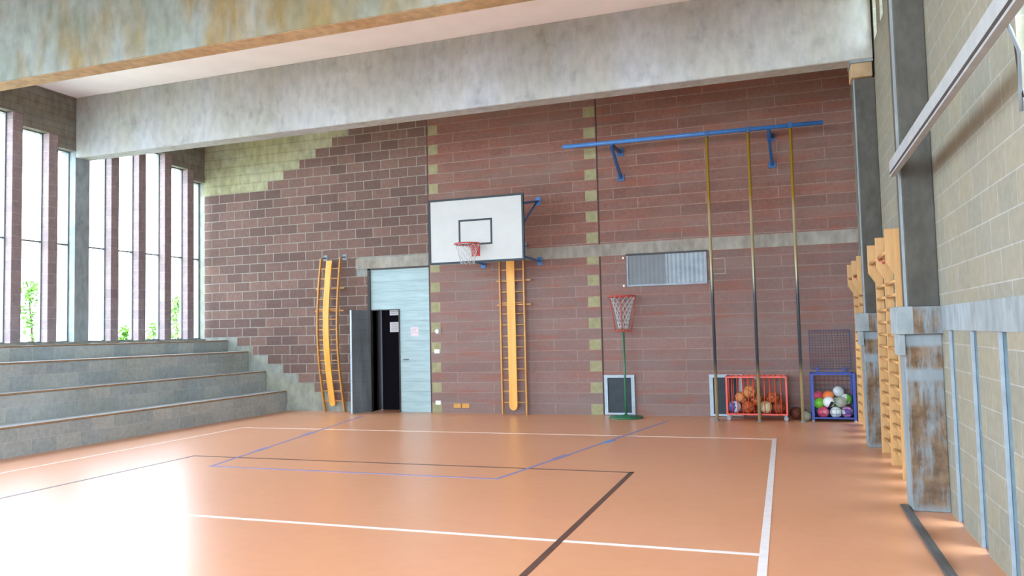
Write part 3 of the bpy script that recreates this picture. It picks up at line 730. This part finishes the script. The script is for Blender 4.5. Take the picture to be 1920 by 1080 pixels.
bc = thing('ball_cage', (.74, 14.56, 0), 'blue metal ball cage with raised mesh lid beside the wall bars', 'ball cage')
X, Yh, zb, zt = .33, .24, .055, .82
m = MB()
for a in (-X, X):
    for b in (-Yh, Yh): MB().box(a-.022, a+.022, b-.022, b+.022, .03, zt).build('corner_post', M['cart_blue'], bc)
for z in (zb+.01, zt-.015):
    m = MB()
    for a, b in (((-X, -Yh, z), (X, -Yh, z)), ((-X, Yh, z), (X, Yh, z)), ((-X, -Yh, z), (-X, Yh, z)), ((X, -Yh, z), (X, Yh, z))): m.bar(a, b, .024, .024)
    m.build('lower_frame' if z < .2 else 'upper_frame', M['cart_blue'], bc)
MB().box(-X, X, -Yh, Yh, zb-.01, zb).build('floor_tray', M['cart_dark'], bc)
m = MB()
for i in range(1, 9):
    x = -X+2*X*i/9; m.tube([(x, Yh, zb), (x, Yh, zt)], .0025, 4); m.tube([(x, -Yh, zb), (x, -Yh, .20)], .0025, 4)
for i in range(1, 10):
    z = zb+(zt-zb)*i/10; m.tube([(-X, Yh, z), (X, Yh, z)], .0025, 4); m.tube([(-X, -Yh, z), (-X, Yh, z)], .0025, 4); m.tube([(X, -Yh, z), (X, Yh, z)], .0025, 4)
    if z < .25: m.tube([(-X, -Yh, z), (X, -Yh, z)], .0025, 4)
for i in range(1, 6):
    y = -Yh+2*Yh*i/6; m.tube([(-X, y, zb), (-X, y, zt)], .0025, 4); m.tube([(X, y, zb), (X, y, zt)], .0025, 4)
m.build('mesh_wall', M['cart_dark'], bc)
lid = MB(); L0, L1, yl = zt+.05, 1.55, Yh+.0
for a, b in (((-X, yl, L0), (X, yl, L0)), ((-X, yl, L1), (X, yl, L1)), ((-X, yl, L0), (-X, yl, L1)), ((X, yl, L0), (X, yl, L1))): lid.bar(a, b, .014, .014)
lido = lid.build('lid_frame', M['cart_dark'], bc)
m = MB()
for i in range(1, 14): x = -X+2*X*i/14; m.tube([(x, yl, L0), (x, yl, L1)], .0022, 4)
for i in range(1, 15): z = L0+(L1-L0)*i/15; m.tube([(-X, yl, z), (X, yl, z)], .0022, 4)
m.build('lid_mesh', M['cart_dark'], lido)
for x in (-.22, .22): MB().box(x-.02, x+.02, Yh-.02, Yh+.02, zt-.01, zt+.08).build('lid_hinge', M['cart_blue'], bc)
for a in (-X, X):
    for b in (-Yh, Yh): MB().lathe([(.022, 0), (.024, .015), (.014, .03)], 12, (a, b, .001)).build('foot', M['rubber'], bc)
G = 'balls in the blue cage'; r = .095
def bb_(k, x, y, z, l, n='ball', rr=None): ball(k, (x, y, z), rr or r, l, n, group=G)
bb_('pink', 0.574, 14.430, 0.153, 'pink ball at the bottom front corner of the blue cage')
bb_('white', 0.774, 14.430, 0.153, 'white volleyball at the bottom middle front of the blue cage', 'volleyball')
bb_('purple', 0.955, 14.497, 0.153, 'white, pink and purple ball in the bottom corner nearest the wall bars')
bb_('navy', 0.525, 14.690, 0.153, 'navy ball at the bottom rear of the blue cage, behind the pink one')
bb_('navy', 0.700, 14.608, 0.153, 'navy ball at the bottom rear, behind the white volleyball')
bb_('grey', 0.955, 14.690, 0.153, 'grey ball at the bottom rear, behind the pink and purple one')
bb_('green', 0.525, 14.556, 0.292, 'bright green ball on the second layer by the left cage post')
bb_('football', 0.667, 14.430, 0.324, 'white football with black patches in the middle of the pile', 'football')
bb_('grey', 0.860, 14.430, 0.326, 'worn grey-green ball at the front of the second layer', 'ball')
bb_('greenwhite', 0.955, 14.595, 0.360, 'green and white ball on the second layer beside the wall bars')
bb_('pink', 0.515, 14.700, 0.405, 'dull pink ball peeking out behind the green one', rr=.085)
bb_('bright', 0.671, 14.602, 0.410, 'bright orange ball on top of the pile in the blue cage')
bb_('white', 0.843, 14.690, 0.484, 'pale blue-white ball on top of the pile nearest the wall bars', 'volleyball')
bb_('greenwhite', 0.800, 14.690, 0.296, 'green and white ball behind the worn grey one')

# ------------------------------------------------------------------ wall bars
def wall_bars(ys, label, rosette):
    t = thing('wall_bars', (XR, ys[0], 0), label, 'wall bars')
    prof = [(-.19, 0), (-.075, 0), (-.075, 2.66), (-.245, 2.66), (-.25, 2.31), (-.165, 2.17), (-.165, 1.9), (-.19, 1.7)]
    prof = [(-.185, 0), (-.07, 0), (-.07, 2.66), (-.245, 2.66), (-.245, 2.30), (-.165, 2.17), (-.165, 1.7)]
    for i, y in enumerate(ys):
        u = MB().prism(prof, 1, y-ys[0], y-ys[0]+.034).build('upright', M['wood'], t, bevel=.003)
        if i == rosette:
            MB().tube([(-.20, y-ys[0]-.004, 2.40), (-.20, y-ys[0]-.0005, 2.40)], .028, 5).tube([(-.165, y-ys[0]-.004, 2.36), (-.165, y-ys[0]-.0005, 2.36)], .018, 7).build('red_sticker', M['red_paint'], u)
        for zz in (.35, 1.6, 2.5):
            MB().box(-.07, -.002, y-ys[0], y-ys[0]+.034, zz-.04, zz+.04).build('wall_cleat', M['steel'], u)
    for i in range(len(ys)-1):
        for k in range(14):
            z = .18 + k*.148
            MB().tube([(-.145, ys[i]-ys[0]+.03, z), (-.145, ys[i+1]-ys[0]+.004, z)], .018, 8).build('rung', M['wood'], t)
        MB().tube([(-.215, ys[i]-ys[0]+.03, 2.42), (-.215, ys[i+1]-ys[0]+.004, 2.42)], .02, 8).build('top_rung', M['wood'], t)
    return t
wall_bars([9.16, 10.06, 11.0], 'varnished wooden wall bars between the two pillars on the right wall', 1)
wall_bars([12.6, 13.5, 14.40], 'varnished wooden wall bars beyond the farther pillar, beside the blue ball cage', 1)

# ------------------------------------------------------------------ guide rail and floor track on the right
gr = thing('guide_rail', (.98, 7.66, 3.0), 'long pale steel guide rail hung along the right wall', 'guide rail')
MB().box(-.03, .014, -11.5, 0, .0, .10).build('channel', M['rail_paint'], gr, bevel=.006)
MB().box(-.031, .012, -11.5, -.01, -.026, -.001).build('dark_slot', M['dark_steel'], gr)
MB().box(-.03, .014, -11.5, 0, -.042, -.026).build('lower_flange', M['rail_paint'], gr)
for y in (-.15, -4.0, -6.6, -9.2):
    MB().bar((.012, y, .05), (XR-.98 if y < -1 else .07, y, .05), .04, .04).build('wall_bracket', M['frame_grey'], gr)
MB().tube([(.01, -3.72, -.02), (.09, -3.58, -.12), (.12, -3.44, -.28), (.125, -3.42, -.36)], .009, 8).build('strut', M['frame_grey'], gr)
MB().tube([(.0, -3.75, -.02), (.06, -3.62, -.04), (.11, -3.47, -.2), (.13, -3.44, -.30)], .005, 8).build('cable', M['dark_steel'], gr)
ft = MB().box(-.035, .035, -12, 0, .001, .018).box(-.008, .008, -12, 0, .018, .022).build('floor_track', M['floor_track']); ft.location = (.955, 7.86, 0)
tag(ft, 'dark steel track strip on the floor in front of the stained pillar', 'floor track')

# ------------------------------------------------------------------ outside: yard and shrubs beyond the windows
struct(MB().box(-60, XL-.36, -30, 50, -.12, 0).build('ground', M['ground']))
struct(MB().box(1.63, 30, -30, 50, -.12, 0).build('ground', M['ground']))
def shrub(x, y, hgt, rad, label, n=420):
    t = thing('shrub', (x, y, 0), label, 'shrub', 'shrubs outside the windows')
    MB().tube([(0, 0, 0), (.05, .03, hgt*.5), (0, -.04, hgt*.85)], [.05, .035, .01], 8).build('stem', M['bark'], t)
    m = MB()
    for i in range(n):
        a = random.random()*2*PI; f = random.random(); zz = hgt*(.35+.65*f); rr = rad*math.sqrt(random.random())*(1.15-f*.8)
        c = Vector((rr*math.cos(a), rr*math.sin(a), zz)); d = Vector((random.uniform(-1, 1), random.uniform(-1, 1), random.uniform(-.6, .8))).normalized()
        e = d.cross(Vector((random.random(), random.random(), random.random()))).normalized(); L = random.uniform(.05, .1)
        v = [m.bm.verts.new(c + q) for q in (-d*L, e*L*.45, d*L, -e*L*.45)]; m.bm.faces.new(v)
    m.build('foliage', M['leaf_green'], t)
shrub(-16, 12.95, 3.05, .45, 'loose green shrub outside the window panes at the far left')
shrub(-16, 15.6, 2.05, .35, 'low green shrub outside the window just past the concrete pier')
shrub(-16, 16.6, 2.1, .4, 'low green shrub outside the middle window of the far bay')
shrub(-16, 17.4, 2.85, .3, 'tall thin green shrub outside the second window from the brick wall')
